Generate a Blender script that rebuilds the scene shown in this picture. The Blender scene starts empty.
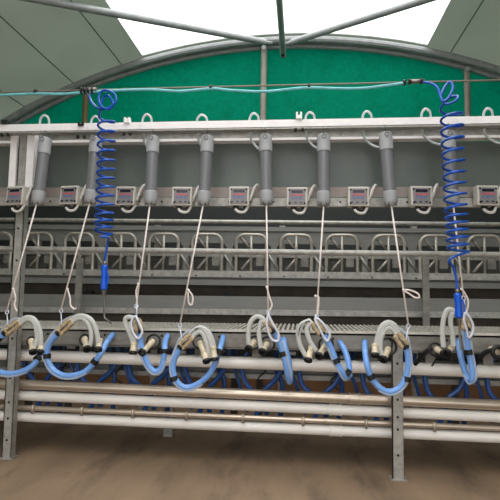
import bpy, bmesh, math, random
from mathutils import Vector, Matrix, Quaternion
random.seed(7)
S = bpy.context.scene
C = S.collection

# ------------------------------------------------------------------ camera
TH, PH, RO, F = math.radians(5.8), math.radians(4.6), math.radians(1.0), 500.0
EYE = Vector((0, 0, 1.3))
_f0 = Vector((-math.sin(TH), math.cos(TH), 0)); _r0 = Vector((math.cos(TH), math.sin(TH), 0)); _z = Vector((0, 0, 1))
FW = math.cos(PH) * _f0 + math.sin(PH) * _z
_u0 = -math.sin(PH) * _f0 + math.cos(PH) * _z
RT = math.cos(RO) * _r0 + math.sin(RO) * _u0
UP = -math.sin(RO) * _r0 + math.cos(RO) * _u0
cam = bpy.data.objects.new('camera', bpy.data.cameras.new('camera'))
cam.data.sensor_width = 36; cam.data.lens = 36; cam.data.clip_end = 200
M3 = Matrix((RT, UP, -FW)).transposed()
cam.matrix_world = Matrix.Translation(EYE) @ M3.to_4x4()
C.objects.link(cam); S.camera = cam

def at(px, py, Y):
    """world point at depth plane Y seen at a photograph pixel (survey of the place)"""
    d = FW + (px - 250) / F * RT + (250 - py) / F * UP
    return EYE + d * (Y / d.y)

PX = 0.0072   # metres per pixel at the front of the stand

# ------------------------------------------------------------------ materials
def lin(c):
    return tuple(((v / 255) / 12.92 if v / 255 <= .04045 else ((v / 255 + .055) / 1.055) ** 2.4) for v in c)

def mat(name, rgb, rough=.5, metal=0., var=.12, scale=12., bump=0., spots=None, transl=0., stretch=(1, 1, 1), spec=.5, trans=0., clear=0.):
    m = bpy.data.materials.new(name); m.use_nodes = True
    n = m.node_tree.nodes; l = m.node_tree.links
    b = n['Principled BSDF']
    c = lin(rgb)
    tc = n.new('ShaderNodeTexCoord'); mp = n.new('ShaderNodeMapping'); mp.inputs['Scale'].default_value = stretch
    l.new(tc.outputs['Object'], mp.inputs['Vector'])
    nz = n.new('ShaderNodeTexNoise'); nz.inputs['Scale'].default_value = scale; nz.inputs['Detail'].default_value = 5
    l.new(mp.outputs['Vector'], nz.inputs['Vector'])
    cr = n.new('ShaderNodeValToRGB')
    cr.color_ramp.elements[0].position = .3; cr.color_ramp.elements[1].position = .7
    cr.color_ramp.elements[0].color = tuple(v * (1 - var) for v in c) + (1,)
    cr.color_ramp.elements[1].color = tuple(min(1, v * (1 + var)) for v in c) + (1,)
    l.new(nz.outputs['Fac'], cr.inputs['Fac'])
    col = cr.outputs['Color']
    if spots:
        n2 = n.new('ShaderNodeTexNoise'); n2.inputs['Scale'].default_value = spots[1]; n2.inputs['Detail'].default_value = 8
        n2.inputs['Roughness'].default_value = .65
        l.new(mp.outputs['Vector'], n2.inputs['Vector'])
        r2 = n.new('ShaderNodeValToRGB'); r2.color_ramp.elements[0].position = spots[2]; r2.color_ramp.elements[1].position = spots[3]
        l.new(n2.outputs['Fac'], r2.inputs['Fac'])
        mx = n.new('ShaderNodeMixRGB'); mx.inputs['Color2'].default_value = lin(spots[0]) + (1,)
        l.new(r2.outputs['Color'], mx.inputs['Fac']); l.new(col, mx.inputs['Color1']); col = mx.outputs['Color']
    l.new(col, b.inputs['Base Color'])
    b.inputs['Roughness'].default_value = rough; b.inputs['Metallic'].default_value = metal
    b.inputs['Specular IOR Level'].default_value = spec
    if trans: b.inputs['Transmission Weight'].default_value = trans
    if bump:
        bp = n.new('ShaderNodeBump'); bp.inputs['Strength'].default_value = bump; bp.inputs['Distance'].default_value = .01
        l.new(nz.outputs['Fac'], bp.inputs['Height']); l.new(bp.outputs['Normal'], b.inputs['Normal'])
    if transl or clear:
        out = n['Material Output']; sh = b.outputs['BSDF']
        if transl:
            t = n.new('ShaderNodeBsdfTranslucent'); l.new(col, t.inputs['Color'])
            mx = n.new('ShaderNodeMixShader'); mx.inputs['Fac'].default_value = transl
            l.new(sh, mx.inputs[1]); l.new(t.outputs['BSDF'], mx.inputs[2]); sh = mx.outputs['Shader']
        if clear:
            t = n.new('ShaderNodeBsdfTransparent')
            mx = n.new('ShaderNodeMixShader'); mx.inputs['Fac'].default_value = clear
            l.new(sh, mx.inputs[1]); l.new(t.outputs['BSDF'], mx.inputs[2]); sh = mx.outputs['Shader']
        l.new(sh, out.inputs['Surface'])
    return m

M = {}
M['floor'] = mat('concrete', (134, 112, 90), .7, var=.2, scale=2.6, bump=.12, spots=((84, 70, 57), 1.9, .5, .72), stretch=(1.6, .45, 1))
M['fabric'] = mat('grey_green_fabric', (152, 158, 150), .8, var=.05, scale=1.5, transl=.55)
M['seam'] = mat('seam_tape', (96, 102, 96), .8)
M['green'] = mat('green_netting', (0, 104, 80), .9, var=.14, scale=22, transl=.35, spots=((0, 88, 66), 3., .5, .8), spec=.1)
M['darkwall'] = mat('dark_sheet', (34, 39, 37), .7, var=.08)
M['film'] = mat('clear_film', (245, 248, 248), .3, transl=.5, clear=.75)
M['galv'] = mat('galvanised_steel', (166, 163, 157), .42, .35, var=.16, scale=18, spots=((134, 134, 130), 30, .5, .7))
M['galvdirty'] = mat('dirty_galvanised_steel', (134, 131, 125), .55, .25, var=.22, scale=9, spots=((104, 97, 88), 7, .52, .72), stretch=(.6, 1, 1.6))
M['trough'] = mat('trough_sheet', (126, 126, 123), .45, .3, var=.12, scale=5, spots=((112, 107, 99), 5, .54, .75), stretch=(.4, 1, 2))
M['tread'] = mat('bright_tread', (196, 191, 181), .4, .25, var=.15, scale=25)  # lighter tone than the other galvanised parts
M['lit_floor'] = mat('brown_lit_floor', (140, 102, 70), .8, var=.2, scale=4)  # brown of lit floor behind the pipes, put into the colour
M['mudshade'] = mat('mud_and_shade', (70, 63, 55), .8, var=.25, scale=6)  # mud on the deck, painted shade in the recess and toe gap
M['whitesteel'] = mat('white_painted_steel', (242, 238, 238), .45, var=.04, spots=((212, 204, 202), 14, .6, .8))
M['panel'] = mat('grey_green_panel', (90, 98, 93), .35, var=.06, scale=2, spots=((112, 118, 112), 1.2, .5, .8))
M['pinkrail'] = mat('pinkish_grey_rail', (150, 140, 134), .6, .2, var=.1)
M['pvc'] = mat('white_pvc', (232, 227, 221), .38, var=.025, scale=7, spots=((206, 198, 186), 9, .66, .95), stretch=(.5, 1, 1))
M['stainless'] = mat('stainless_steel', (190, 176, 160), .3, .65, var=.1, scale=10, stretch=(.3, 1, 1))
M['cylcap'] = mat('light_grey_plastic', (158, 160, 162), .45, var=.04)
M['cyltube'] = mat('mid_grey_plastic', (112, 113, 117), .32, var=.04)
M['boxshell'] = mat('ivory_plastic', (192, 187, 178), .45, var=.04)
M['boxface'] = mat('grey_keypad', (124, 121, 123), .4, var=.05)
M['display'] = mat('dark_display', (22, 20, 34), .2, var=.1)
M['redkeys'] = mat('red_keys', (186, 92, 104), .5)
M['bluekeys'] = mat('blue_keys', (88, 108, 158), .5)
M['screw'] = mat('dark_screw', (34, 32, 30), .5, .4)
M['conduit'] = mat('cream_conduit', (212, 209, 204), .5)
M['coil'] = mat('bright_blue_hose', (10, 76, 172), .28, var=.08, scale=20)
M['gunblue'] = mat('blue_plastic', (4, 84, 204), .35, var=.06)
M['gunmetal'] = mat('dull_metal', (120, 116, 112), .4, .7)
M['milkhose'] = mat('light_blue_hose', (112, 158, 222), .3, var=.07, scale=15, spots=((150, 186, 232), 12, .55, .8))
M['darkhose'] = mat('dark_blue_hose', (36, 76, 138), .4, var=.12)
M['whitetube'] = mat('milky_tube', (214, 215, 211), .2, var=.05, transl=.25)
M['cleartube'] = mat('clear_tube', (206, 216, 232), .2, var=.05, transl=.3, clear=.35)
M['claw'] = mat('amber_plastic', (184, 164, 132), .25, var=.2, scale=30, spots=((120, 98, 70), 40, .5, .65))
M['shell'] = mat('beige_cup_shell', (204, 190, 164), .22, var=.14, scale=25, spots=((140, 118, 88), 30, .55, .7))
M['black'] = mat('black_rubber', (14, 14, 14), .5, var=.2)
M['rope'] = mat('off_white_cord', (232, 220, 214), .8, var=.12, scale=60)
M['hook'] = mat('pale_wire', (214, 216, 228), .35, .1)
M['turq'] = mat('turquoise_hose', (128, 206, 212), .3, var=.1, transl=.2)
M['wire'] = mat('brown_wire', (122, 112, 100), .6, .4)
M['hoop'] = mat('brownish_galvanised_rod', (172, 165, 155), .38, .4, var=.2, scale=14)
M['post'] = mat('weathered_tube', (134, 130, 120), .6, .15, var=.2, scale=6)
M['postbrown'] = mat('brown_weathered_tube', (122, 108, 74), .65, .2, var=.25, scale=6)
M['tube'] = mat('grey_roof_tube', (142, 146, 146), .5, .2, var=.12)
M['loop'] = mat('pale_grey_tube', (206, 212, 212), .3, var=.05, transl=.2)

# ------------------------------------------------------------------ shapes
def spline(pts, n=6, closed=False):
    P = [Vector(p) for p in pts]
    if len(P) < 3: return P
    out = []; N = len(P)
    rng = N if closed else N - 1
    for i in range(rng):
        if closed: a, b, c, d = P[i - 1], P[i], P[(i + 1) % N], P[(i + 2) % N]
        else: a, b, c, d = P[max(i - 1, 0)], P[i], P[i + 1], P[min(i + 2, N - 1)]
        for k in range(n):
            t = k / n
            out.append(.5 * ((2 * b) + (c - a) * t + (2 * a - 5 * b + 4 * c - d) * t * t + (3 * b - a - 3 * c + d) * t ** 3))
    if not closed: out.append(P[-1])
    return out

def tube(bm, pts, r, seg=10, closed=False, smooth=0):
    P = spline(pts, smooth, closed) if smooth else [Vector(p) for p in pts]
    n = len(P); rings = []; nv = None; pt = None
    for i in range(n):
        if closed: t = (P[(i + 1) % n] - P[i - 1]).normalized()
        else: t = (P[min(i + 1, n - 1)] - P[max(i - 1, 0)]).normalized()
        if nv is None:
            h = Vector((0, 0, 1)) if abs(t.z) < .9 else Vector((0, 1, 0))
            nv = (h - h.dot(t) * t).normalized()
        else:
            nv = pt.rotation_difference(t) @ nv
            nv = (nv - nv.dot(t) * t).normalized()
        pt = t; bn = t.cross(nv)
        rr = r[i * (len(r) - 1) // max(n - 1, 1)] if isinstance(r, (list, tuple)) else r
        rings.append([bm.verts.new(P[i] + rr * (math.cos(2 * math.pi * k / seg) * nv + math.sin(2 * math.pi * k / seg) * bn)) for k in range(seg)])
    for i in range(n if closed else n - 1):
        a, b = rings[i], rings[(i + 1) % n]
        for k in range(seg): bm.faces.new((a[k], a[(k + 1) % seg], b[(k + 1) % seg], b[k])).smooth = True
    if not closed:
        bm.faces.new(rings[0][::-1]); bm.faces.new(rings[-1])

def lathe(bm, a, b, prof, seg=16):
    """prof: (t along a->b in metres, radius)"""
    a = Vector(a); b = Vector(b); ax = (b - a).normalized()
    h = Vector((0, 0, 1)) if abs(ax.z) < .9 else Vector((0, 1, 0))
    n1 = (h - h.dot(ax) * ax).normalized(); n2 = ax.cross(n1)
    rings = []
    for t, r in prof:
        rings.append([bm.verts.new(a + ax * t + r * (math.cos(2 * math.pi * k / seg) * n1 + math.sin(2 * math.pi * k / seg) * n2)) for k in range(seg)])
    for A, B in zip(rings, rings[1:]):
        for k in range(seg): bm.faces.new((A[k], A[(k + 1) % seg], B[(k + 1) % seg], B[k])).smooth = True
    bm.faces.new(rings[0][::-1]); bm.faces.new(rings[-1])

def box(bm, lo, hi, rot=None, piv=None, bev=0.):
    lo = Vector(lo); hi = Vector(hi)
    r = bmesh.ops.create_cube(bm, size=1)
    vs = r['verts']
    bmesh.ops.scale(bm, vec=hi - lo, verts=vs); bmesh.ops.translate(bm, vec=(lo + hi) / 2, verts=vs)
    if bev:
        es = list({e for v in vs for e in v.link_edges})
        rb = bmesh.ops.bevel(bm, geom=es, offset=bev, segments=2, affect='EDGES', profile=.7)
        vs = list({v for f in rb['faces'] for v in f.verts} | {v for v in vs if v.is_valid})
    if rot is not None: bmesh.ops.rotate(bm, cent=piv or (lo + hi) / 2, matrix=rot, verts=vs)

def slab(bm, ends, y0, y1):
    """a straight bar along the stand: ends = ((x, z0, z1), (x, z0, z1))"""
    v = []
    for x, z0, z1 in ends:
        v.append([bm.verts.new(p) for p in ((x, y0, z0), (x, y1, z0), (x, y1, z1), (x, y0, z1))])
    a, b = v
    for k in range(4): bm.faces.new((a[k], b[k], b[(k + 1) % 4], a[(k + 1) % 4]))
    bm.faces.new(a[::-1]); bm.faces.new(b)

def obj(name, bm, m, parent=None, loc=None, kind=None, fix=True):
    if fix: bmesh.ops.recalc_face_normals(bm, faces=bm.faces)
    for e in bm.edges:
        if len(e.link_faces) == 2 and e.calc_face_angle(0) > .6: e.smooth = False
    me = bpy.data.meshes.new(name)
    base = parent
    while base is not None and base.parent is not None: base = base.parent
    off = Vector(base.location) if base is not None else (Vector(loc) if loc is not None else Vector())
    bmesh.ops.translate(bm, vec=-off, verts=bm.verts)
    bm.to_mesh(me); bm.free(); me.materials.append(m)
    o = bpy.data.objects.new(name, me); C.objects.link(o)
    if parent is not None: o.parent = parent
    elif loc is not None: o.location = off
    if kind: o['kind'] = kind
    return o

def tag(o, label, cat, group=None):
    o['label'] = label; o['category'] = cat
    if group: o['group'] = group
    return o

def thing(name, label, cat, loc, group=None):
    o = bpy.data.objects.new(name, None); o.empty_display_size = .05; C.objects.link(o); o.location = loc
    return tag(o, label, cat, group)

def copy_tree(o, parent=None):
    c = o.copy(); C.objects.link(c)
    if parent is not None: c.parent = parent
    for ch in list(o.children): copy_tree(ch, c)
    return c

def B(): return bmesh.new()
def T(pts, r, seg=10, smooth=0, closed=False):
    bm = B(); tube(bm, pts, r, seg, closed, smooth); return bm

# ------------------------------------------------------------------ setting
bm = B(); box(bm, (-9, -4, -.1), (9, 12, 0)); obj('floor', bm, M['floor'], kind='structure')

GY = 6.05                                            # gable plane
CX, CZ, RR = -.21, -2.682, 7.036                     # roof arch
A0 = math.radians(36)                                # springing angle
def arc(a, r=RR): return CX + r * math.cos(a), CZ + r * math.sin(a)
def ang(x, z): return math.atan2(z - CZ, x - CX)
n = 48
bm = B(); top = []
for i in range(n + 1):
    a = A0 + (math.pi - 2 * A0) * i / n
    top.append(arc(a, RR + .02))
LOW = 2.35
pl = [bm.verts.new((x, GY, z)) for x, z in top if z > LOW]
xr, xl = top[0][0], top[-1][0]
pl = [bm.verts.new((5.0, GY, LOW))] + pl + [bm.verts.new((-5.4, GY, LOW))]
bm.faces.new(pl); bmesh.ops.recalc_face_normals(bm, faces=bm.faces)
obj('wall_back', bm, M['green'], kind='structure', fix=False)
bm = B(); box(bm, (-6.1, 5.86, 0), (5.7, GY + .03, LOW)); obj('wall_back_lower', bm, M['darkwall'], kind='structure')

aL, aR = ang(*at(145, 56, 6.0).xz), ang(*at(427, 40, 6.0).xz)
YN = -3.5
def roof(a0, a1, name, m, steps=20, y0=YN, y1=GY + .05):
    bm = B(); rows = []
    for i in range(steps + 1):
        a = a0 + (a1 - a0) * i / steps
        rows.append([[bm.verts.new((arc(a, RR + d)[0], y, arc(a, RR + d)[1])) for d in (.06, .072)] for y in (y0, y1)])
    for p, q in zip(rows, rows[1:]):
        bm.faces.new((p[0][0], q[0][0], q[1][0], p[1][0])); bm.faces.new((p[0][1], p[1][1], q[1][1], q[0][1]))
        for k in (0, 1): bm.faces.new((p[k][0], p[k][1], q[k][1], q[k][0]))
    for p in (rows[0], rows[-1]): bm.faces.new((p[0][0], p[1][0], p[1][1], p[0][1]))
    return obj(name, bm, m, kind='structure')
cl = roof(aL, math.pi - A0, 'ceiling', M['fabric'])
cr = roof(A0, aR, 'ceiling_right', M['fabric'])
roof(aR, aL, 'window_1', M['film'], y1=GY - .2)
roof(aR, aL, 'ceiling_edge_strip', M['fabric'], y0=GY - .2)
for par, px in ((cl, (125, 70)), (cl, (75, 82)), (cl, (27, 106)), (cr, (450.5, 48))):
    a = ang(*at(*px, 6.0).xz); x, z = arc(a, RR + .058)
    obj('roof_seam', T([(x, YN, z), (x, GY, z)], .006, 6), M['seam'], par, kind='structure')
for nm, x, x2 in (('wall_left', xl - .05, xl + .0), ('wall_right', xr, xr + .05)):
    bm = B(); box(bm, (x, YN, 0), (x2, GY, top[0][1] + .06)); obj(nm, bm, M['fabric'], kind='structure')

bm = B(); box(bm, (-6.1, 5.83, 0), (5.7, 5.86, .5)); obj('lit_floor_trim_1', bm, M['lit_floor'], kind='structure')  # added strip, coloured as lit floor seen between the pipes
# roof tubes
for d, yy, r, lab in ((-.03, GY - .07, .042, 'grey roof arch tube along the top edge of the green netting'),
                      (-.0, GY - .17, .042, 'grey roof arch tube just in front of the one on the netting')):
    pts = [(arc(A0 + (math.pi - 2 * A0) * i / 60, RR + d)[0], yy, arc(A0 + (math.pi - 2 * A0) * i / 60, RR + d)[1]) for i in range(61)]
    tag(obj('roof_arch_tube', T(pts, r, 10), M['tube']), lab, 'roof tube')
p = at(283, 52, 5.8)
t = thing('roof_purlin', 'long grey ridge tube running overhead from the netting toward the viewer', 'roof tube', p)
obj('tube', T([p + Vector((0, .1, 0)), p + Vector((0, -8, 0))], .036, 12), M['tube'], t)
obj('end_clamp', T([p + Vector((0, .0, .06)), p + Vector((0, .0, -.05))], .02, 8), M['black'], t)
def under_roof(px, py):
    for k in range(400):
        Y = 6 - k * .01; q = at(px, py, Y)
        if math.hypot(q.x - CX, q.z - CZ) < RR - .04: pass
        else: continue
        return q
    return at(px, py, 4)
def roof_hit(px, py, gap=.07):
    lo = None
    for k in range(500):
        q = at(px, py, 1.5 + k * .01)
        if math.hypot(q.x - CX, q.z - CZ) > RR - gap: return q
    return at(px, py, 5)
for a_, b_, lab in (((265, 42), (41, 0), 'grey diagonal brace tube under the skylight on its left side'),
                    ((292, 42), (425, 0), 'grey diagonal brace tube under the skylight on its right side')):
    p0 = at(*a_, 5.78); p1 = roof_hit(*b_)
    q = p0 + (p1 - p0) * 1.35
    t = thing('roof_brace', lab, 'roof tube', p0)
    obj('tube', T([p0, q], .036, 12), M['tube'], t)
    d = (p1 - p0).normalized()
    obj('flattened_end', T([p0 - d * .10, p0 + d * .03], .022, 8), M['tube'], t)
for (px, py), m, lab in (((86, 92), M['postbrown'], 'brown weathered upright tube behind the left blue coiled hose'),
                      ((264, 60), M['post'], 'grey upright tube in the middle of the green netting'),
                      ((467, 80), M['post'], 'grey upright tube behind the right blue coiled hose')):
    q = at(px, py, 5.93); zt = CZ + math.sqrt((RR - .06) ** 2 - (q.x - CX) ** 2)
    t = thing('gable_post', lab, 'post', (q.x, 5.93, LOW))
    obj('tube', T([(q.x, 5.93, LOW), (q.x, 5.93, zt)], .036, 12), m, t)
    obj('top_clamp', T([(q.x, 5.87, zt - .03), (q.x, 5.99, zt - .03)], .03, 8), M['tube'], t)

# ------------------------------------------------------------------ wire, turquoise hose
wy = 3.32
w0, w1 = at(-250, 99, wy), at(800, 73, wy)
tag(obj('overhead_wire', T([w0, at(88, 90, wy), at(250, 86, wy), at(400, 82.5, wy), w1], .006, 6, 4), M['wire']),
    'thin brown wire stretched straight across above the white beam', 'wire')
hp = [(-240, 101), (-40, 95), (0, 94.5), (36, 93), (60, 93.5), (87, 91.5), (112, 90), (150, 89), (180, 90.5), (211, 88), (230, 89.5), (262, 91), (285, 89), (309, 87), (340, 88), (365, 87.5), (385, 85), (404, 82.5)]
t = thing('water_hose', 'slim turquoise hose tied along the overhead wire', 'hose', at(211, 88, wy - .01))
obj('hose', T([at(x, y + .6, wy - .012) for x, y in hp], .0098, 8, 5), M['turq'], t)
for x, y in ((36, 92), (211, 87.5), (309, 86.5), (404, 82.5)):
    q = at(x, y, wy - .005); bm = B(); tube(bm, [q + Vector((-.009, 0, 0)), q + Vector((.009, 0, 0))], .02, 10)
    obj('tie', bm, M['black'], t)
q = at(88, 91, wy)
t = thing('hose_tee', 'cluttered metal hose fitting on the wire at the left coiled hose', 'fitting', q)
obj('body', T([q + Vector((-.05, -.012, 0)), q + Vector((.07, -.012, .004))], .016, 10), M['gunmetal'], t)
for dx in (-.04, -.015, .012, .04): 
    c = q + Vector((dx, -.012, -.002)); obj('clip', T([c + Vector((-.006, 0, 0)), c + Vector((.006, 0, 0))], .026, 10), M['black'], t)
obj('outlet', T([q + Vector((0, -.012, 0)), q + Vector((.012, -.012, -.05))], .012, 8), M['gunmetal'], t)
q = at(416, 82.2, wy)
t = thing('hose_coupling', 'small metal coupling where the right blue hose leaves the wire', 'fitting', q)
obj('body', T([q + Vector((-.05, -.012, 0)), q + Vector((.05, -.012, 0))], .014, 10), M['gunmetal'], t)
for dx in (-.045, .03): 
    c = q + Vector((dx, -.012, 0)); obj('clip', T([c + Vector((-.006, 0, 0)), c + Vector((.006, 0, 0))], .02, 10), M['screw'], t)

# ------------------------------------------------------------------ coiled air hoses
def coil_hose(lab, lead, spans, tail, yc, gunlab, gun, tip):
    """spans: list of (px, py, radius_px, turns to next)"""
    pts = [at(x, y, Y) for x, y, Y in lead]
    cs = [(at(a, b, yc), r * .0066, n_) for a, b, r, n_ in spans]
    ph = math.pi
    for (c0, r0, n0), (c1, r1, _) in zip(cs, cs[1:]):
        st = int(20 * n0)
        for k in range(st):
            u_ = k / st; c = c0.lerp(c1, u_); r = r0 + (r1 - r0) * u_
            a = ph - 2 * math.pi * n0 * u_
            pts.append(c + Vector((r * math.cos(a), r * math.sin(a), 0)))
        ph -= 2 * math.pi * n0
    pts += [at(x, y, Y) for x, y, Y in tail]
    P = []
    L = len(lead); TL = len(tail)
    P = spline(pts[:L + 1], 6)[:-1] + pts[L:len(pts) - TL - 1] + spline(pts[len(pts) - TL - 1:], 6)
    t = thing('coiled_air_hose', lab, 'hose', cs[0][0])
    obj('hose', T(P, .0082, 8), M['coil'], t)
    a = at(*tail[-1]); g = thing('air_gun', gunlab, 'air gun', a)
    p0, p1 = at(*gun[0]), at(*gun[1]); d = (p1 - p0).normalized(); L_ = (p1 - p0).length
    obj('inlet', T([p0 - d * .025, p0 + d * .005], .014, 10), M['gunmetal'], g)
    bm = B(); lathe(bm, p0, p1, [(0, .016), (.01, .023), (.3 * L_, .022), (.5 * L_, .019), (.8 * L_, .024), (L_ - .008, .024), (L_, .016)], 14)
    obj('handle', bm, M['gunblue'], g)
    tr = p0.lerp(p1, .25) + Vector((.022, -.012, 0)); tr2 = p0.lerp(p1, .75) + Vector((.03, -.014, 0))
    obj('trigger', T([tr, tr.lerp(tr2, .5) + Vector((.006, 0, 0)), tr2], .006, 6), M['gunblue'], g)
    bm = B(); lathe(bm, p1, p1 + d * .05, [(0, .016), (.03, .013), (.05, .009)], 12); obj('collar', bm, M['gunmetal'], g)
    obj('nozzle', T([p1 + d * .04] + [at(*q) for q in tip], .0065, 8, 5), M['gunmetal'], g)

coil_hose('blue coiled air hose hanging at the left, tangled in two rings at its top',
          [(89, 94, 3.31), (91, 101, 3.28), (96, 107, 3.25), (101, 109, 3.22),
           (109, 107.5, 3.2), (115.5, 102, 3.2), (115, 95, 3.21), (108, 90.5, 3.22), (101, 92, 3.23), (98.5, 99, 3.22), (102, 107, 3.2), (109, 109, 3.2),
           (113, 104, 3.2), (109, 96, 3.22), (104, 97, 3.24), (101.5, 104, 3.24), (100, 112, 3.24)],
          [(106.5, 117, 8.5, 5.0), (106, 165, 8.8, 5.5), (104.3, 213, 9.0, 3.0), (103.5, 234, 9, 0)],
          [(101, 236.5, 3.22), (108, 237.5, 3.24), (107.5, 243, 3.28), (106, 252, 3.28), (104.8, 262, 3.28)], 3.28,
          'blue air gun with long bent nozzle hanging from the left coiled hose',
          ((104.6, 265, 3.28), (104, 290, 3.28)), ((104, 306, 3.28), (104.5, 317, 3.28), (107, 320, 3.27), (111, 323, 3.25)))
coil_hose('blue coiled air hose hanging at the right, its coils stretched wide apart',
          [(420, 82, 3.31), (430, 83, 3.28), (437, 87, 3.24), (440, 94, 3.22), (443, 101, 3.2), (449, 97, 3.2), (453, 88, 3.21), (450, 82, 3.23), (445, 87, 3.24), (441, 97, 3.22), (446, 104, 3.2), (455, 101, 3.18), (458, 96.5, 3.2), (451, 97, 3.24), (444, 103, 3.26)],
          [(451.5, 108, 10.3, 4.2), (453.2, 157, 10.2, 5), (456, 212, 10, 5.4), (458.3, 252, 9.6, 0)],
          [(450, 259, 3.25), (453.5, 268, 3.27), (456, 278, 3.28), (457.3, 289, 3.28)], 3.28,
          'blue air gun hanging in front of the rightmost milking cluster',
          ((457.6, 293, 3.28), (459, 318, 3.28)), ((460, 338, 3.28), (460.5, 350, 3.27)))

# ------------------------------------------------------------------ gantry
YB = 3.62
def bar(name, m, p_l, p_r, th_l, th_r, y0, y1, parent=None):
    """p_l, p_r pixel of the bar's centre at x=0 and x=500, th thickness in pixels"""
    a, b = at(0, p_l, y0), at(500, p_r, y0)
    ha, hb = th_l * .5 * (at(0, 200, y0).z - at(0, 201, y0).z), th_r * .5 * (at(500, 200, y0).z - at(500, 201, y0).z)
    def e(x):
        u_ = (x - a.x) / (b.x - a.x); z = a.z + (b.z - a.z) * u_; h = ha + (hb - ha) * u_
        return (x, z - h, z + h)
    bm = B(); slab(bm, (e(-3.9), e(3.2)), y0, y1)
    return obj(name, bm, m, parent)
t = thing('gantry_beam', 'long white steel beam across the top of the stand', 'beam', at(250, 125, YB))
bar('beam', M['whitesteel'], 128.0, 119.4, 7.0, 7.4, YB - .035, YB + .035, t)
bar('lower_flange', M['galv'], 132.6, 124.6, 1.4, 1.4, YB - .035, YB + .03, t)
for x, y, h in ((5, 122, 3), (127, 121, 4), (299, 117, 5), (81, 124, 2.5)):
    q = at(x, y + 1.5, YB - .04); s_ = PX * h
    bm = B(); box(bm, (q.x - .022, q.y - .012, q.z - .004), (q.x + .022, q.y + .04, q.z + s_ * .7), bev=.003)
    box(bm, (q.x - .022, q.y - .012, q.z + s_ * .7), (q.x - .008, q.y + .02, q.z + s_ * 1.3)); box(bm, (q.x + .008, q.y - .012, q.z + s_ * .7), (q.x + .022, q.y + .02, q.z + s_ * 1.3))
    obj('clamp', bm, M['whitesteel'] if h > 3 else M['screw'], t)
    q = at(x, y + 12, YB - .03)
    bm = B(); 
    for dx in (-.025, .025): lathe(bm, q + Vector((dx, 0, .006)), q + Vector((dx, 0, -.02)), [(0, .012), (.02, .012), (.026, .006)], 6)
    obj('bolt', bm, M['screw'], t)

YP = 3.86
t = thing('back_panel', 'wide grey green sheet hung between rails behind the grey cylinders', 'panel', at(250, 165, YP))
bar('sheet', M['panel'], 166, 164.5, 46, 47, YP, YP + .012, t)
t = thing('channel_rail', 'grey metal channel rail just below the white beam', 'rail', at(250, 138, 3.8))
bar('web', M['galv'], 137.6, 130.5, 7.5, 8.5, 3.82, 3.84, t)
bar('top_flange', M['galvdirty'], 133.4, 125.6, 1.2, 1.2, 3.77, 3.82, t)
bar('lip', M['whitesteel'], 142.2, 136.2, 2.4, 2.6, 3.76, 3.84, t)
YS = 3.76
t = thing('mounting_rail', 'pinkish grey and galvanised rail carrying the control boxes', 'rail', at(250, 195, YS))
bar('upper_strip', M['pinkrail'], 192.3, 192.0, 9.5, 10.5, YS + .03, YS + .045, t)
bar('drilled_strip', M['galv'], 201.2, 202.6, 8.0, 8.8, YS, YS + .045, t)
for k in range(22):
    q = at(28 + k * 22.3, 201.3 + k * .05, YS); bm = B(); lathe(bm, q + Vector((0, .002, 0)), q + Vector((0, -.003, 0)), [(0, .008), (.005, .008)], 8)
    obj('hole', bm, M['screw'], t)

# left end frame: two white posts and the galvanised full-height post
for pts, w, lab in ((((16.2, 132), (13.0, 189)), 7.4, 'white painted steel upright under the beam at far left'),
                    (((33, 132), (31.5, 188)), 8.2, 'white painted steel upright beside the leftmost grey cylinder')):
    a, b = at(*pts[0], 3.70), at(*pts[1], 3.70); hw = w * .5 * .0073
    bm = B(); box(bm, (a.x - hw, 3.675, b.z), (a.x + hw, 3.735, a.z)); tag(obj('beam_upright', bm, M['whitesteel'], loc=(a.x, 3.70, b.z)), lab, 'post')
px_post = at(13, 300, 3.71).x - .0
def post(lab, x, zt, w, holes, mirror=1):
    t = thing('support_post', lab, 'post', (x, 3.71, 0))
    bm = B(); hw = w / 2
    box(bm, (x - hw, 3.68, .008), (x + hw, 3.688, zt)); box(bm, (x + mirror * (hw - .004) - .004, 3.68, .008), (x + mirror * (hw - .004) + .004, 3.745, zt))
    box(bm, (x - mirror * (hw - .004) - .004, 3.68, .008), (x - mirror * (hw - .004) + .004, 3.70, zt))
    obj('upright', bm, M['galv'], t)
    bm = B(); box(bm, (x - hw - .015, 3.665, 0), (x + hw + .02, 3.75, .01), bev=.002); obj('foot_plate', bm, M['galv'], t)
    for z in holes:
        bm = B(); lathe(bm, (x, 3.681, z), (x, 3.677, z), [(0, .009), (.004, .009)], 10); obj('bolt_hole', bm, M['screw'], t)
post('tall galvanised post standing at the left end of the stand', -2.195, 2.525, .072, (.14, .3, .42, .6, .9, 1.2, 1.5, 1.75))
post('short galvanised post holding up the platform at right', .689, .985, .078, (.17, .345, .43, .55, .8))

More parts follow.
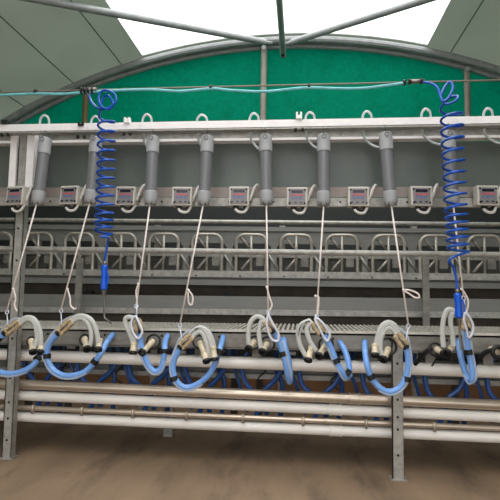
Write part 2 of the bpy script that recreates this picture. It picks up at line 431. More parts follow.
# ------------------------------------------------------------------ control boxes
BX0, BXD = -2.222, .4415
def make_box():
    o = Vector((0, 0, 0)); t = thing('control_box', '', 'control box', (0, 0, 0), 'control boxes on the mounting rail')
    w, h, d = .077, .074, .075
    bm = B(); box(bm, (-w, -d, -h), (w, 0, h), bev=.012); obj('housing', bm, M['boxshell'], t)
    bm = B(); box(bm, (-w + .016, -d - .004, -h + .012), (w - .016, -d + .002, h - .016), bev=.002); fp = obj('keypad', bm, M['boxface'], t)
    bm = B(); box(bm, (-.042, -d - .007, .026), (.042, -d - .002, .046)); obj('display', bm, M['display'], fp)
    for z, m_, xs, s_ in ((.010, 'redkeys', (-.04, -.02, 0, .02, .04), .010), (-.012, 'bluekeys', (-.034, -.004, .026), .012), (-.046, 'display', (-.05, -.01, .03), .007)):
        for x in xs:
            bm = B(); box(bm, (x - .009, -d - .0065, z - s_ * .6), (x + .009, -d - .002, z + s_ * .6)); obj('key', bm, M[m_], fp)
    for sx in (-1, 1):
        for z in (-.052, .048):
            bm = B(); lathe(bm, (sx * .057, -d + .0, z), (sx * .057, -d - .007, z), [(0, .0075), (.007, .0075)], 8); obj('screw', bm, M['screw'], t)
    obj('conduit', T([(-.03, -.05, -.085), (-.018, -.055, -.108), (.01, -.055, -.122), (.042, -.05, -.118), (.058, -.045, -.095), (.07, -.04, -.06)], .0105, 8, 5), M['conduit'], t)
    obj('side_cable', T([(.074, -.03, -.03), (.094, -.035, .02), (.112, -.035, .07), (.13, -.02, .098), (.14, .0, .09)], .0105, 8, 5), M['conduit'], t)
    obj('gland', T([(-.03, -.05, -.07), (-.03, -.05, -.095)], .014, 8), M['screw'], t)
    obj('black_wire', T([(-.015, -.05, -.076), (.0, -.045, -.10), (.03, -.04, -.1), (.05, -.04, -.07)], .013, 6, 4), M['screw'], t)
    return t
labs = ['control box with dark display at the far left under the white uprights',
        'control box between the two leftmost grey cylinders',
        'control box just right of the left blue coiled hose',
        'control box between the third and fourth grey cylinders from the left',
        'control box between the fourth and fifth grey cylinders from the left',
        'control box between the two middle grey cylinders, near the beam clamp',
        'control box left of the grey cylinder that leans to the right',
        'control box just left of the right blue coiled hose',
        'control box at the far right end of the rail, under the beam']
proto = make_box()
tilt = [-6, -4, 0, 2, 0, 0, 0, 2, 3]
for i, (px_, py_) in enumerate(((16.2, 196), (70, 195.5), (125.5, 196.3), (181.5, 196.7), (239, 196.5), (297, 197.3), (358.5, 197), (421, 196.5), (487, 196))):
    o = proto if i == 0 else copy_tree(proto)
    yb = YS - .009 if i else 3.655
    q = at(px_, py_, yb - .07)
    o.location = (q.x, yb, q.z); o['label'] = labs[i]
    o.rotation_euler = (math.radians(-4), 0, math.radians(tilt[i] * 1.5))

# ------------------------------------------------------------------ grey retraction cylinders and their cords
CYL = [((46.3, 133), (37.4, 204.5)), ((96.8, 132.5), (90.3, 204)), ((153.4, 131.5), (150.4, 205)), ((208, 131), (203.5, 205.5)),
       ((265.5, 130), (266.5, 205)), ((323.7, 129.5), (323.7, 206)), ((384.8, 127.5), (391, 206)), ((447.5, 126), (452.8, 205.5))]
clab = ['leftmost grey cylinder, leaning beside the white upright', 'grey cylinder half behind the left blue coiled hose',
        'grey cylinder just right of the left coiled hose and box', 'fourth grey cylinder from the left, leaning slightly left',
        'upright grey cylinder in front of the middle netting tube', 'upright grey cylinder right of the beam clamp',
        'grey cylinder leaning right, cord kicked sideways with a loop', 'grey cylinder behind the right blue coiled hose']
LC = .52
def make_cyl():
    t = thing('retraction_cylinder', '', 'cylinder', (0, 0, 0), 'grey cylinders hung from the white beam')
    R_ = .047
    bm = B(); lathe(bm, (0, 0, -.036), (0, 0, -LC), [(0, R_ * .7), (.008, R_ * 1.0), (.09, R_ * 1.03), (.118, R_ * 1.03), (.119, R_ * .9)], 24); obj('top_cap', bm, M['cylcap'], t)
    bm = B(); lathe(bm, (0, 0, -.14), (0, 0, -LC), [(0, R_ * .93), (LC - .22, R_ * .93)], 24); obj('tube', bm, M['cyltube'], t)
    bm = B(); lathe(bm, (0, 0, -LC + .094), (0, 0, -LC - .1), [(0, R_ * .95), (.004, R_ * 1.03), (.066, R_ * 1.03), (.074, R_ * .96), (.09, R_ * .75), (.094, R_ * .4)], 24); bc = obj('bottom_cap', bm, M['cylcap'], t)
    for k in range(6):
        a = k * math.pi / 3; bm = B(); lathe(bm, (R_ * .8 * math.cos(a), R_ * .8 * math.sin(a), -LC + .024), (R_ * .8 * math.cos(a), R_ * .8 * math.sin(a), -LC), [(0, .006), (.022, .006)], 6); obj('bolt', bm, M['gunmetal'], bc)
    obj('hook', T([(0, 0, -.04), (0, -.012, -.02), (0, -.028, -.008), (0, -.02, .008), (0, 0, .004), (0, .006, -.006)], .005, 8, 5), M['gunmetal'], t)
    bm = B(); tube(bm, [(R_ * .3 * math.cos(a), -R_ * 1.05 , -.06 + R_ * .3 * math.sin(a)) for a in [k * math.pi / 5 for k in range(10)]], .004, 6, True); obj('maker_ring', bm, M['boxface'], t)
    return t
proto = make_cyl(); CB = []
for i, (a, b) in enumerate(CYL):
    o = proto if i == 0 else copy_tree(proto)
    p0 = at(*a, 3.6); p1 = at(*b, 3.565); d = (p1 - p0).normalized()
    o.location = p0; o['label'] = clab[i]
    o.rotation_mode = 'QUATERNION'; o.rotation_quaternion = Vector((0, 0, -1)).rotation_difference(d)
    s_ = (p1 - p0).length / LC; o.scale = (1, 1, s_)
    CB.append(p1)

YC = 3.52
HK = {0: (8, 329), 1: (62, 329), 3: (182.5, 345), 6: (405, 345)}
ROPE = [((7, 311), [(13.5, 289), (15.5, 298), (14.5, 305), (17, 311)], 'leftmost pull cord, slanting down left past the tall post'),
        ((61, 309.5), [(67.5, 289), (70, 298), (70.5, 305), (74, 309), (76, 308)], 'pull cord slanting down left with an open hooked end'),
        ((136.3, 305), [(138.6, 284), (136.2, 291), (136.8, 299), (137, 304)], 'pull cord with a short knotted tail above the wire loop'),
        ((180, 324), [(188.2, 290), (192.5, 296), (192, 304), (188.8, 303), (188, 292)], 'pull cord ending in a small closed loop halfway down'),
        ((268.2, 311), [(266.8, 287), (269.5, 297), (272, 305), (269, 311)], 'straight pull cord of the middle upright cylinder'),
        ((316.6, 315), [(315.5, 296), (318.5, 297), (318.5, 306), (317.5, 314)], 'straight pull cord with doubled end right of the beam clamp'),
        ((408.3, 325), [(403.3, 290), (409, 290), (417, 293), (419.5, 297), (415, 297.5), (408, 293), (403.6, 291)], 'pull cord slanting right with a loop sticking out sideways'),
        ((463.5, 297), [(461.5, 289), (464.5, 293), (468, 300), (467.5, 309), (464, 315)], 'pull cord running down beside the right air gun')]
for i, (e, lp, lab) in enumerate(ROPE):
    p0 = CB[i] + Vector((0, -.01, .005)); p1 = at(*e, YC)
    t = thing('pull_cord', lab, 'cord', p0)
    k = p0.lerp(p1, .995)
    obj('cord', T([p0, k], .0062, 6), M['rope'], t)
    q0 = at(*lp[0], 3.53)
    bm = B(); bmesh.ops.create_icosphere(bm, subdivisions=2, radius=.010); bmesh.ops.translate(bm, vec=q0 + Vector((0, -.003, 0)), verts=bm.verts); obj('knot', bm, M['rope'], t)
    obj('loose_end', T([at(x, y, YC - .004) for x, y in lp], .0062, 6, 5), M['rope'], t)
    q = at(e[0], e[1] + 1.2, YC)
    bm = B(); tube(bm, [q + Vector((.012 * math.cos(a), 0, .014 * math.sin(a))) for a in [j * math.pi / 6 for j in range(12)]], .0042, 6, True); obj('eyelet', bm, M['hook'], t)
    if i in HK: obj('hook_wire', T([at(e[0], e[1] + 2.8, YC), at(*HK[i], YC - .02)], .004, 6), M['hook'], t)

# ------------------------------------------------------------------ pale loops over the beam
LP = [(44.5, 115), (95.5, 116), (147, 114), (202, 114.5), (254, 113), (310, 112), (367, 111), (426, 108.5), (488, 108)]
llab = ['pale tube loop over the beam, leftmost', 'pale tube loop over the beam behind the left coiled hose', 'pale tube loop above the third grey cylinder from left',
        'pale tube loop above the fourth grey cylinder from left', 'pale tube loop above the beam just left of the middle netting tube', 'pale tube loop right beside the beam clamp',
        'pale tube loop above the beam left of the right leaning cylinder', 'pale tube loop left of the right coiled hose', 'pale tube loop over the beam, rightmost']
for i, (x, y) in enumerate(LP):
    y += 4.6
    w = 4.6 if i not in (3,) else 5.2
    drop = 24 + (i % 3) * 3
    cx = (CYL[i][0][0] if i < 8 else 512) - 5.5; cx = max(cx, x - 2)
    pts = [(x + w * .95, y + 12, 3.70), (x + w, y + 3, 3.69), (x + w * .75, y - 2, 3.67), (x - w * .1, y - 4.3, 3.665), (x - w * .8, y - 1, 3.68), (x - w, y + 5, 3.69), (x - w * .8, y + 14, 3.70), (x - w * .6, y + 22, 3.74), (x + (cx - x) * .35, y + 29, 3.74), (cx, y + 32, 3.66)]
    # one leg runs on behind the beam and down to the cylinder beside it
    t = tag(obj('vacuum_tube', T([at(*p) for p in pts], .0088, 8, 5), M['loop'], loc=at(x, y, 3.67)), llab[i], 'tube', 'pale tube loops over the beam')

# ------------------------------------------------------------------ platform
DY = 3.76
t = thing('milking_platform', 'long raised metal platform with perforated treads above the pipes', 'platform', at(250, 335, DY))
zt0, zt1 = at(0, 327.3, DY).z, at(500, 334.8, DY).z
def zdeck(x): return zt0 + (zt1 - zt0) * (x - (-2.28)) / (1.44 + 2.28)
bm = B(); XL, XR = -4.0, 3.2
slab(bm, ((XL, zdeck(XL) - .02, zdeck(XL)), (XR, zdeck(XR) - .02, zdeck(XR))), DY, 4.52); obj('deck', bm, M['mudshade'], t)
bm = B()
nx = 200
for k in range(nx):
    x = XL + (XR - XL) * (k + .5) / nx
    for yy in (DY + .03, DY + .27, DY + .51):
        slab(bm, ((x - .008, zdeck(x) - .001, zdeck(x) + .012), (x + .008, zdeck(x) - .001, zdeck(x) + .012)), yy, yy + .21)
o = obj('tread_ribs', bm, M['tread'], t, kind='stuff')
bm = B(); slab(bm, ((XL, zdeck(XL) - .006, zdeck(XL) + .012), (XR, zdeck(XR) - .006, zdeck(XR) + .012)), DY - .012, DY + .012); obj('nosing', bm, M['tread'], t)
bm = B(); slab(bm, ((XL, zdeck(XL) - .128, zdeck(XL) - .004), (XR, zdeck(XR) - .128, zdeck(XR) - .004)), DY, DY + .012); 
slab(bm, ((XL, zdeck(XL) - .134, zdeck(XL) - .122), (XR, zdeck(XR) - .134, zdeck(XR) - .122)), DY, DY + .07); obj('edge_channel', bm, M['galvdirty'], t)
for k in range(9):
    q = at(48 + k * 57, 334 + k * .9, DY); bm = B(); lathe(bm, q, q + Vector((0, -.006, 0)), [(0, .009), (.006, .009)], 8); obj('bolt', bm, M['screw'], t)
for k in range(9):                                  # hangers under the edge, with a dark notch where the hose enters
    q = at(27 + k * 57.5, 352, DY + .1)
    bm = B(); box(bm, (q.x - .035, DY + .08, .76), (q.x + .035, DY + .1, zdeck(q.x) - .02)); obj('hanger_plate', bm, M['galvdirty'], t)
for x in (-3.8, -1.15, 3.1):
    bm = B(); box(bm, (x - .04, 4.43, 0), (x + .04, 4.50, zdeck(x) - .02)); obj('rear_leg', bm, M['galv'], t)

YU = 4.12
t = thing('service_duct', 'grey sheet metal duct behind the hoses under the platform', 'duct', at(250, 365, YU))
bar('face', M['trough'], 358, 371, 15, 16, YU, YU + .02, t)
bar('bottom_lip', M['galv'], 369, 383.5, 4.5, 4.8, YU - .05, YU + .02, t)

# ------------------------------------------------------------------ pipes
def pipe(name, lab, pl_, pr_, rpx, Y, m, couplers=(), cm=None, extra=None):
    a, b = at(0, pl_, Y), at(500, pr_, Y); d = b - a
    p0, p1 = a - d * .4, b + d * .5; r = rpx * Y / F
    t = thing(name, lab, 'pipe', (a + b) / 2)
    obj('pipe', T([p0, p1], r, 20), m, t)
    for x in couplers:
        u_ = x / 500; c = a + d * (u_ * .999); bm = B(); h = .045; dn = d.normalized()
        lathe(bm, c - dn * h, c + dn * h, [(0, r), (.002, r * 1.16), (.012, r * 1.16), (.014, r * 1.08), (2 * h - .014, r * 1.08), (2 * h - .012, r * 1.16), (2 * h - .002, r * 1.16), (2 * h, r)], 20)
        obj('coupling', bm, cm or m, t)
    return t, a, d, r
YPI = 3.84
pipe('vacuum_pipe', 'thick white plastic pipe just under the platform edge', 354.2, 371.8, 6.0, YPI, M['pvc'], (), M['pvc'])
pipe('milk_pipe', 'stainless steel pipe below the thick white pipe', 383.3, 405, 4.9, YPI - .02, M['stainless'], (365,), M['stainless'])
pipe('wash_pipe', 'upper of the two long white pipes below the steel pipe', 394.3, 417, 5.0, YPI, M['pvc'], (347,), M['pvc'])
tp, ta, td, tr_ = pipe('air_pipe', 'thin stainless pipe with hose nipples between two white pipes', 406.5, 428.5, 2.5, YPI - .01, M['stainless'], (343,), M['stainless'])
pipe('drain_pipe', 'lowest long white pipe above the concrete floor', 415.6, 437.6, 5.0, YPI + .02, M['pvc'], (347,), M['pvc'])
NIP = [38, 90.5, 144, 199, 256, 315, 375.5, 439, 503]
for x in NIP:
    c = ta + td * (x / 500)
    obj('nipple', T([c + Vector((0, -.03, -.035)), c + Vector((0, -.03, .03))], .010, 8), M['stainless'], tp)
    obj('nipple_ring', T([c + Vector((-.008, 0, 0)), c + Vector((.008, 0, 0))], tr_ * 1.3, 12), M['stainless'], tp)

# ------------------------------------------------------------------ head barrier
YH = 5.0
def seg_bar(name, m, y_l, y_r, th, y0, y1, parent):
    a, b = at(0, y_l, y0), at(500, y_r, y0); h = th * .5 * y0 / F
    def e(x):
        u_ = (x - a.x) / (b.x - a.x); z = a.z + (b.z - a.z) * u_; return (x, z - h, z + h)
    bm = B(); slab(bm, (e(-4.4), e(3.4)), y0, y1); return obj(name, bm, m, parent)
t = thing('head_barrier', 'row of arched headlock frames along the back of the platform', 'barrier', at(250, 270, YH))
hx0, hd = at(128, 250, YH).x, 0.
xs = [at(p_, 250, YH).x for p_ in (37.8, 484.6)]; hd = (xs[1] - xs[0]) / 10
hw = .152
zb = lambda x: at(250, 271.5, YH).z
ztp = at(250, 234.5, YH).z; zb0 = at(250, 272, YH).z
for k in range(-5, 17):
    x = xs[0] + hd * k
    if x < -4.3 or x > 3.3: continue
    R_ = .085; pts = [(x - hw, YH, zb0)]
    for j in range(7): a = math.pi - j * math.pi / 12; pts.append((x - hw + R_ + R_ * math.cos(a), YH, ztp - R_ + R_ * math.sin(a)))
    for j in range(7): a = math.pi / 2 - j * math.pi / 12; pts.append((x + hw - R_ + R_ * math.cos(a), YH, ztp - R_ + R_ * math.sin(a)))
    pts.append((x + hw, YH, zb0))
    h = obj('hoop', T(pts, .016, 8), M['hoop'], t)
    obj('centre_bar', T([(x, YH, zb0), (x, YH, ztp)], .0135, 8), M['hoop'], h)
    obj('diagonal_brace', T([(x - hw * .72, YH + .03, ztp - .03), (x - .02, YH + .03, ztp - .13)], .013, 6), M['hoop'], h)
    obj('diagonal_brace', T([(x + .01, YH + .03, zb0 + .15), (x - hw * .65, YH + .03, zb0 + .03)], .013, 6), M['hoop'], h)
    xm = x + hd / 2
    bm = B(); zc = ztp - .065
    lathe(bm, (xm, YH + .045, zc), (xm, YH + .035, zc), [(0, .062), (.01, .062)], 20); box(bm, (xm - .03, YH + .037, zb0), (xm + .03, YH + .043, zc)); 
    obj('gate_plate', bm, M['trough'], t)
    obj('gate_brace', T([(xm - .05, YH + .02, zb0 + .17), (xm + .05, YH + .02, zb0 + .03)], .012, 6), M['galv'], t)
    bm = B(); box(bm, (x + .045, YH + .05, zb0 + .06), (x + .125, YH + .08, zb0 + .15), bev=.006); obj('latch_block', bm, M['galvdirty'], t)
seg_bar('bottom_rail', M['galv'], 271.4, 277.2, 6.5, YH - .03, YH + .03, t)
seg_bar('toe_rail', M['trough'], 279.8, 286, 5.5, YH - .02, YH + .03, t)
for k in range(12):
    q = at(20 + k * 44, 273.2 + k * .55, YH - .03); bm = B(); lathe(bm, q, q + Vector((0, -.006, 0)), [(0, .009), (.006, .009)], 8); obj('bolt', bm, M['screw'], t)
a, b = at(0, 219.6, YH), at(500, 224.4, YH); d = b - a
tag(obj('top_rail', T([a - d * .3, b + d * .35], .021, 14), M['galv']), 'upper galvanised rail behind and above the arched headlocks', 'rail')
a, b = at(0, 248.6, 3.8), at(500, 254.8, 3.8); d = b - a
tag(obj('breast_rail', T([a - d * .4, b + d * .5], .0215, 14), M['galv']), 'thick galvanised rail crossing in front of the arched headlocks', 'rail')
# fodder trough and kerb
YT = 5.18
t = thing('feed_trough', 'long grey sheet metal feed trough behind the headlocks', 'trough', at(250, 262, YT + .2))
seg_bar('upper_sheet', M['trough'], 232, 238, 17, YT + .2, YT + .21, t)
seg_bar('fold', M['galvdirty'], 228, 232.6, 1.2, YT + .18, YT + .2, t)
seg_bar('lower_sheet', M['trough'], 264, 270, 30, YT + .24, YT + .25, t)
seg_bar('ledge', M['galv'], 252, 258.5, 4, YT + .10, YT + .24, t)
for x in (-3.0, -1.6, -.2, 1.2, 2.2):
    bm = B(); box(bm, (x - .03, YT + .255, 0), (x + .03, YT + .30, at(250, 226, YT + .3).z)); obj('leg', bm, M['galv'], t)
t = thing('recess_shade_board', 'dark board standing for the shaded recess below the headlock rails', 'board', at(250, 289, 5.1))
seg_bar('board', M['mudshade'], 288.2, 295, 13, 5.07, 5.10, t)  # dark colour paints the shade of the recess
for x in (-2.4, -.4, 1.5):
    bm = B(); box(bm, (x - .03, 5.10, 0), (x + .03, 5.14, 1.3)); obj('leg', bm, M['mudshade'], t)
for x, y in ((88, 294), (228.5, 296), (367, 298)):
    q = at(x, y, 5.05); bm = B(); box(bm, (q.x - .05, 5.02, q.z - .035), (q.x + .05, 5.06, q.z + .035)); box(bm, (q.x - .008, 5.01, q.z + .02), (q.x + .008, 5.03, q.z + .05)); obj('hole_block', bm, M['black'], t)  # black blocks painted in for dark square holes
t = thing('step_kerb', 'stepped galvanised kerb along the rear edge of the platform', 'kerb', at(250, 307, 4.95))
seg_bar('riser', M['trough'], 300, 306, 13, 4.66, 4.72, t)
seg_bar('nosing', M['galv'], 309.2, 315.5, 5.4, 4.60, 4.70, t)
seg_bar('toe_gap_shade', M['mudshade'], 317.5, 323.7, 12, 4.655, 4.675, t)  # dark strip painted as the shaded gap behind the deck
for x in (-2.6, -.6, .9):
    bm = B(); box(bm, (x - .03, 4.675, 0), (x + .03, 4.72, .97)); obj('leg', bm, M['mudshade'], t)
for x, y in ((78, 300), (426, 300)):
    q = at(x, y, 4.49); tag(obj('barrier_post', (lambda bm: (box(bm, (q.x - .027, 4.475, zdeck(q.x)), (q.x + .027, 4.51, at(x, 258, 4.49).z)), bm)[1])(B()), M['galvdirty'], loc=(q.x, 4.49, zdeck(q.x))),
        'short square barrier post behind the left blue air gun' if x < 200 else 'short square barrier post behind the right pull cords', 'post')

# ------------------------------------------------------------------ milking clusters
def P(*pts): return [at(*(p if len(p) == 3 else (p[0], p[1], YC))) for p in pts]
RB, RW, RCL = 2.9 * PX, 2.35 * PX, 1.25 * PX
def cup(parent, a, b, ring=None):
    a, b = at(*a), at(*b); L_ = (b - a).length; d = (b - a).normalized(); r = .0245
    bm = B(); lathe(bm, a, b, [(0, r * .7), (.006, r * .92), (L_ * .25, r * .95), (L_ * .3, r * .82), (L_ * .75, r * .92), (L_ * .8, r), (L_, r)], 16); c = obj('teat_cup', bm, M['shell'], parent)
    bm = B(); lathe(bm, b - d * .006, b + d * .03, [(0, r * 1.02), (.003, r * 1.2), (.018, r * 1.2), (.022, r * 1.05), (.023, r * .7), (.008, r * .55)], 16); obj('rubber_mouth', bm, M['black'], c)
def ring(parent, c, rpx, rt=.008):
    c = at(*c); bm = B(); tube(bm, [c + Vector((rpx * PX * math.cos(k * math.pi / 8), .012 * math.sin(k * math.pi / 8), rpx * PX * math.sin(k * math.pi / 8))) for k in range(16)], rt, 8, True)
    return obj('holder_ring', bm, M['black'], parent)
def claw(parent, a, b):
    a, b = at(*a), at(*b); d = (b - a).normalized(); L_ = (b - a).length; s = d.cross(Vector((0, 1, 0))).normalized() * .017
    bm = B()
    for k in (-1, 1): lathe(bm, a + s * k, b + s * k, [(0, .010), (.006, .016), (L_ * .35, .019), (L_ * .5, .015), (L_ * .7, .02), (L_ - .006, .018), (L_, .011)], 12)
    lathe(bm, a + d * L_ * .3, b, [(0, .012), (L_ * .1, .021), (L_ * .5, .022), (L_ * .7, .014)], 12)
    c = obj('claw', bm, M['claw'], parent)
    m_ = (a + b) / 2 + Vector((0, -.02, 0))
    obj('valve_stem', T([m_ - d * .03, m_ + d * .035], .007, 8), M['gunmetal'], c)
    obj('outlet_collar', T([b - d * .012, b + d * .014], .022, 12), M['black'], c)
def tie(parent, p, dirv, r=RB * 1.35):
    c = at(*p); d = Vector((dirv[0], 0, -dirv[1])).normalized(); obj('hose_clip', T([c - d * .017, c + d * .017], r, 12), M['black'], parent)
CL = [
 dict(lab='milking cluster at the far left in front of the tall post', claw=((20, 322), (5, 333)), tubes=[[(19, 322), (26, 317.5), (34, 319), (39.5, 329), (41, 341), (40.5, 349)], [(20, 324), (28, 319), (34.5, 323), (37, 334), (36.5, 342), (34, 349)]],
      cups=[((31, 339.5, 3.56), (33, 351.5, 3.5)), ((41.5, 343, 3.54), (40.3, 351.5, 3.5))], hose=[(8, 332), (-4, 341), (-14, 356), (-10, 367), (2, 372.5), (14, 373.5), (27, 369.5), (35, 363, 3.54), (38.5, 357, 3.6), (42, 349, 3.68)],
      ties=[((37.5, 358.5, 3.57), (1, -.9)), ((-1, 338), (1, -1))], clear=[(22, 319.5), (12, 320), (2, 328), (-6, 340)], rings=[((31, 341, 3.6), 4)]),
 dict(lab='milking cluster with a round blue hose loop right of the tall post', claw=((72, 320.5), (58.5, 333)), tubes=[[(71, 320.5), (78, 316), (86, 316.5), (93, 322), (97, 333), (98.2, 345), (98, 350)], [(72, 322), (80, 318), (87, 322), (91, 331), (91, 341), (89, 347)]],
      cups=[((84.5, 338, 3.58), (87, 348.5, 3.5)), ((100, 339, 3.56), (98.3, 349, 3.5))], hose=[(58, 334), (51, 341), (47.2, 351), (48, 361), (54, 370.5), (64, 375.5), (75, 375.3), (86, 371), (95, 361.5), (101, 353), (107, 342, 3.6), (113.5, 334, 3.78)],
      ties=[((47, 356), (.1, 1)), ((95, 361.5), (1, -1.2))], clear=[(74, 316), (62, 322), (53, 332), (47.5, 345), (47, 356)], rings=[((84.5, 339.5, 3.62), 5)]),
 dict(lab='milking cluster with its blue hose hanging in a deep U shape', claw=((136, 319), (140.5, 331)), tubes=[[(135, 319), (130, 317), (125.5, 318.5), (126, 325), (130, 334), (132.5, 342), (133.5, 350)], [(137, 322), (131, 323), (131, 332), (135, 341), (138, 349)]],
      cups=[((134, 342, 3.5), (133, 352, 3.48)), ((153, 341, 3.64), (142.5, 352, 3.5))], hose=[(140, 333), (140.7, 343), (143.5, 354), (148.5, 365.5), (155, 371.5), (160.5, 369), (163.5, 360), (164.6, 350), (165.2, 342, 3.62), (168, 335, 3.78)],
      ties=[((142.8, 351), (.25, 1)), ((164.6, 351), (0, 1))], clear=[(138, 334), (142, 356), (147, 370), (155, 373.5), (162, 366), (166, 352)], rings=[((153.5, 341.5, 3.68), 7)],
      hook=[(136.5, 316), (132.5, 323), (134.5, 332), (139.5, 338), (143.5, 332), (141, 324)], drop=((137, 304), (136.5, 317))),
 dict(lab='milking cluster with a broad egg-shaped blue hose loop left of centre', claw=((192, 335.5), (180.5, 347)), tubes=[[(190, 336), (195, 330), (201, 327.5), (208, 331.5), (213, 343), (214.3, 357)], [(192, 337.5), (198, 332), (203, 334), (207, 345), (209.5, 357)], [(188, 337), (196, 329), (204, 330), (210, 340), (212.5, 355)]],
      cups=[((200, 341.5, 3.56), (206.5, 360.5, 3.48)), ((213, 346, 3.5), (214.4, 358.5, 3.48))], hose=[(180, 349), (174.8, 358), (173, 369), (175.8, 379.5), (182.5, 386.5), (191, 387), (201, 382), (210.5, 372.5), (217, 358), (220.5, 347, 3.6), (223.5, 336, 3.78)],
      ties=[((174.3, 378.5), (.3, 1)), ((220, 352), (.35, -1))], clear=[(191, 330), (181, 337), (173, 350), (170, 362), (171.5, 374), (174.5, 381)], rings=[((199, 341.5, 3.62), 6)]),
 dict(lab='milking cluster left of the centre hung by a wire loop, two cups pointing left', claw=((266, 320), (274, 330.5)), tubes=[[(264, 319), (257, 316.5), (251, 321.5), (248.3, 332), (248.8, 345)], [(267, 320.5), (261.5, 321.5), (258.8, 331), (260, 342), (261, 348)]],
      cups=[((254.5, 341.5, 3.58), (249, 348.5, 3.5)), ((267, 343.5, 3.58), (262.6, 351.5, 3.5))], hose=[(275, 331), (279.5, 342), (283.2, 354), (286.5, 367), (288.6, 379, 3.55), (290, 381, 3.6), (290, 372, 3.64), (288.5, 360, 3.66), (285, 347, 3.7), (283.5, 338, 3.78)],
      ties=[((283, 353.8), (.3, 1))], clear=[(273, 330), (280.5, 350), (285, 368), (288, 381)], rings=[((254.5, 342.5, 3.62), 6), ((267.5, 344, 3.62), 7)],
      hook=[(268.5, 315), (272.5, 323), (278.5, 333), (278, 340.5), (271.5, 338), (267.2, 325)], drop=((268.3, 311), (268.5, 316))),
 dict(lab='milking cluster right of the centre with two open black cup mouths', claw=((314, 321), (322, 333.5)), tubes=[[(311, 321), (303, 323.5), (298.4, 333), (300, 345), (306.5, 357)], [(313, 322), (307, 328), (309, 339), (316, 351)], [(310, 320.5), (301, 325), (297.7, 336)]],
      cups=[((312, 345, 3.54), (308.3, 359.5, 3.48)), ((325.5, 345.5, 3.6), (319, 355.5, 3.5))], hose=[(324, 335), (330.5, 347), (336, 361), (341.5, 371), (346, 377, 3.54), (349.2, 374, 3.58), (348.5, 363, 3.62), (344.5, 350, 3.68), (339, 341, 3.78)],
      ties=[((335.8, 361), (.5, 1)), ((347.5, 373, 3.54), (1, .8))], clear=[(322, 335), (330, 352), (338, 368), (346, 379)], rings=[((326, 345, 3.66), 7)],
      hook=[(315, 319), (320, 330), (326.5, 340.5), (329.5, 334), (325, 326), (319, 319.5)], drop=((316.6, 315), (315, 320))),
 dict(lab='milking cluster with a tall blue hose loop around the short post', claw=((396.5, 334), (405.5, 346.5)), tubes=[[(398, 332), (395, 325.5), (388, 322.3), (381, 327), (377.3, 338), (375.6, 351)], [(396, 334), (392, 329), (386.5, 328.5), (381.5, 337), (380.3, 347), (382, 355)], [(397, 330), (389, 324), (383, 328), (378.8, 340), (377, 350)]],
      cups=[((375, 344, 3.52), (375, 354.5, 3.48)), ((388.5, 348.5, 3.6), (383.7, 359, 3.5))], hose=[(405.5, 347), (408, 356), (408, 367), (405, 379.5), (398.5, 388.5), (389, 391.7), (380, 388), (371.5, 377.5), (367, 364), (365.2, 352, 3.6), (364.8, 341, 3.78)],
      ties=[((371, 377), (.5, 1)), ((407, 379), (.2, -1))], clear=[(398, 328), (407, 336), (412, 350), (411.5, 366), (407, 380), (399, 391)], rings=[((388, 346.5, 3.66), 8)]),
 dict(lab='milking cluster at right hung behind the blue air gun', claw=((463, 318), (467, 329)), tubes=[[(456, 313), (451, 309.5), (446.5, 311), (443.3, 321), (442.5, 334), (443.5, 347)], [(457, 313), (452.5, 313.5), (450.5, 321), (452.3, 334), (453.5, 346)]],
      cups=[((436.5, 349, 3.6), (443.5, 353.5, 3.52)), ((452, 347, 3.56), (447.5, 352.5, 3.5))], hose=[(465.5, 329.5), (467, 341), (469, 353), (471.7, 366), (472.4, 378), (469.8, 381, 3.55), (466, 374, 3.6), (461.8, 361, 3.63), (459.3, 349, 3.68), (458.8, 339, 3.78)],
      ties=[((468.8, 352), (.2, 1))], clear=[(463, 330), (466, 350), (470, 370), (473, 381)], rings=[((435.5, 349.5, 3.64), 6)],
      hook=[(465, 313), (471.3, 324), (470.8, 333), (467, 337), (465.2, 329), (462.5, 318)], drop=((464, 300), (465, 314))),
]
for c in CL:
    b0 = at(*c['claw'][0], YC)
    t = thing('milking_cluster', c['lab'], 'milking cluster', b0, 'milking clusters hung along the platform edge')
    claw(t, c['claw'][0] + (YC - .01,), c['claw'][1] + (YC - .01,))
    for tb in c['tubes']: obj('short_tube', T(P(*tb), RW, 10, 6), M['whitetube'], t)
    for a, b in c['cups']: cup(t, a, b)
    obj('milk_hose', T(P(*c['hose']), RB, 12, 6), M['milkhose'], t)
    for p, dv in c['ties']: tie(t, p if len(p) == 3 else p + (YC,), dv)
    hp_ = P(*c['hose']); n_ = max(4, int(len(hp_) * .72)); cen = sum(hp_, Vector()) / len(hp_); side = []
    for k in range(1, n_):
        d_ = hp_[min(k + 1, len(hp_) - 1)] - hp_[k - 1]; nn = Vector((-d_.z, 0, d_.x)).normalized()
        if k == 1: sg = 1 if nn.dot(hp_[k] - cen) > 0 or 'hook' in c and nn.x < 0 else -1
        side.append(hp_[k] + nn * .018 * sg + Vector((0, -.012, 0)))
    up_ = P(*c['clear'])[:2]
    obj('pulse_tube', T(up_ + side, RCL, 8, 6), M['cleartube'], t)
    for p, r_ in c['rings']: ring(t, p, r_)
    if 'hook' in c:
        h = obj('hanging_loop', T([q + Vector((0, -.03, 0)) for q in P(*c['hook'])], .0085, 8, 6, True), M['hook'], t)
        a, b = c['drop']; obj('hook_link', T([at(*a, YC), at(*b, YC - .02)], .006, 6), M['hook'], h)

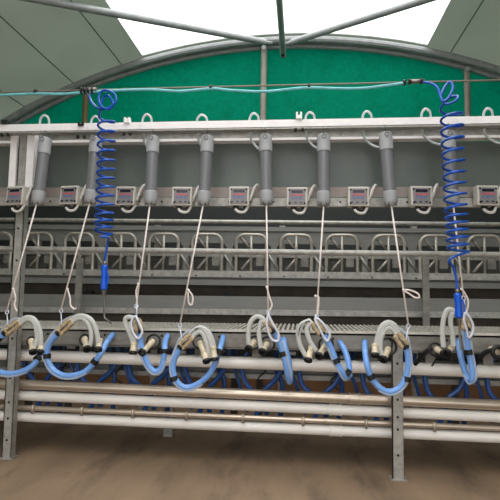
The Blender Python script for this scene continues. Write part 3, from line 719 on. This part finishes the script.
# the ring holder of the next station, cut by the right edge
q = at(498, 352, 3.62)
t = thing('cup_holder', 'black round cup holder at the right edge of the stand', 'cup holder', q)
bm = B(); tube(bm, [q + Vector((.036 * math.cos(k * math.pi / 8), 0, .036 * math.sin(k * math.pi / 8))) for k in range(16)], .016, 8, True); obj('ring', bm, M['black'], t)
bm = B(); lathe(bm, q + Vector((0, .03, 0)), q + Vector((0, .12, 0)), [(0, .03), (.09, .03)], 14); obj('cup', bm, M['shell'], t)
for pts, lab in (([(494, 350, 3.62), (486, 352, 3.66), (479, 359, 3.7), (474, 366, 3.76)], 'black rubber hose curving to the cup holder at the right edge'),
                 ([(432, 348, 3.64), (426, 352, 3.66), (421, 358, 3.7), (415, 364, 3.76)], 'black rubber hose left of the rightmost cluster'),
                 ([(438, 355, 3.66), (435, 361, 3.7), (432, 366, 3.76)], 'thin black wire below the rightmost cluster')):
    tag(obj('rubber_hose', T([at(*p) for p in pts], .016 if 'hose' in lab else .006, 8, 6), M['black'], loc=at(*pts[0])), lab, 'hose')

# ------------------------------------------------------------------ dark hoses under the platform
names = ['the far left', 'the round hose loop', 'the deep U-shaped hose', 'the egg-shaped hose loop', 'the left centre cluster', 'the right centre cluster', 'the short post', 'the right air gun', 'the right edge']
for i, x in enumerate(NIP):
    s = 1 + i * .018; y0 = 345 + i * 1.4; yb = 384 + i * 2.6
    hs = [[(x - 6 * s, y0, 3.93), (x - 13 * s, y0 + 12, 3.91), (x - 11 * s, yb - 13, 3.91), (x - 1 * s, yb, 3.90), (x + 3, yb + 11, 3.925), (x, 404.5 + x * .044, 3.845)],
          [(x + 20 * s, y0, 4.01), (x + 19 * s, y0 + 16, 4.01), (x + 24 * s, yb - 10, 4.01), (x + 23 * s, yb + 8, 4.01), (x + 22 * s, yb + 36, 4.02)],
          [(x + 28 * s, y0 - 1, 3.92), (x + 27 * s, y0 + 12, 3.92), (x + 18 * s, yb - 14, 3.93), (x + 8 * s, yb - 2, 3.93), (x + 10 * s, yb + 20, 3.95)],
          [(x + 36 * s, y0, 3.98), (x + 33 * s, y0 + 16, 3.97), (x + 38 * s, yb - 8, 3.97), (x + 46 * s, yb + 20, 3.98)]]
    kinds = ['feeding the thin pipe', 'dropping straight down', 'bending left', 'leaning right']
    for j, (h, kd) in enumerate(zip(hs, kinds)):
        h = [(a + random.uniform(-1.2, 1.2), b, c) for a, b, c in h[:-1]] + [h[-1]]
        if h[0][0] < -6 or h[0][0] > 508: continue
        o = obj('pulsation_hose', T([at(*p) for p in h], .0195 if j != 3 else .013, 8, 6), M['darkhose'], loc=at(*h[0]))
        tag(o, 'dark blue hose %s, under the platform by %s' % (kd, names[i]), 'hose', 'dark blue hoses under the platform')
for x, y, lab in ((73, 347, 'small black pulsator box under the platform behind the round hose loop'), (292, 353, 'small black pulsator box under the platform near the centre'),
                  (183, 352, 'small black pulsator box under the platform left of the egg-shaped loop'), (345, 357, 'small black pulsator box under the platform left of the short post')):
    q = at(x, y, 3.9); t = thing('pulsator', lab, 'pulsator', q)
    bm = B(); box(bm, (q.x - .06, 3.88, q.z - .03), (q.x + .05, 3.95, q.z + .03), bev=.006); obj('body', bm, M['black'], t)
    bm = B(); box(bm, (q.x - .04, 3.872, q.z - .012), (q.x + .03, 3.882, q.z + .012), bev=.002); obj('cover_plate', bm, M['galv'], t)
    obj('spout', T([q + Vector((-.03, 0, -.02)), q + Vector((-.03, 0, -.06))], .012, 8), M['black'], t)
for i, x in enumerate((62, 118, 208, 262, 335)):
    y = 350 + x * .03
    tag(obj('thin_cable', T([at(x, y, 4.05), at(x + 4, y + 12, 4.045), at(x - 4, y + 22, 4.045), at(x + 8, y + 33, 4.05), at(x + 16, y + 36, 4.05)], .006, 6, 6), M['black'], loc=at(x, y, 3.9)),
        'thin black cable under the platform below ' + ('the round hose loop', 'the air gun nozzle', 'the egg-shaped loop', 'the left centre cluster', 'the right centre cluster')[i], 'cable')

# ------------------------------------------------------------------ light
w = bpy.data.worlds.new('overcast_sky'); S.world = w; w.use_nodes = True
nt = w.node_tree; bg = nt.nodes['Background']                 # overcast sky, brightest overhead
tc = nt.nodes.new('ShaderNodeTexCoord'); sp = nt.nodes.new('ShaderNodeSeparateXYZ'); rp = nt.nodes.new('ShaderNodeValToRGB')
nt.links.new(tc.outputs['Generated'], sp.inputs['Vector']); nt.links.new(sp.outputs['Z'], rp.inputs['Fac']); nt.links.new(rp.outputs['Color'], bg.inputs['Color'])
rp.color_ramp.elements[0].position = 0.; rp.color_ramp.elements[0].color = (.17, .17, .17, 1)
rp.color_ramp.elements[1].position = .85; rp.color_ramp.elements[1].color = (1, .995, .985, 1)
bg.inputs['Strength'].default_value = 4.0
S.view_settings.view_transform = 'Standard'; S.view_settings.look = 'None'; S.view_settings.gamma = 1; S.view_settings.use_curve_mapping = False
S.view_settings.exposure = .45
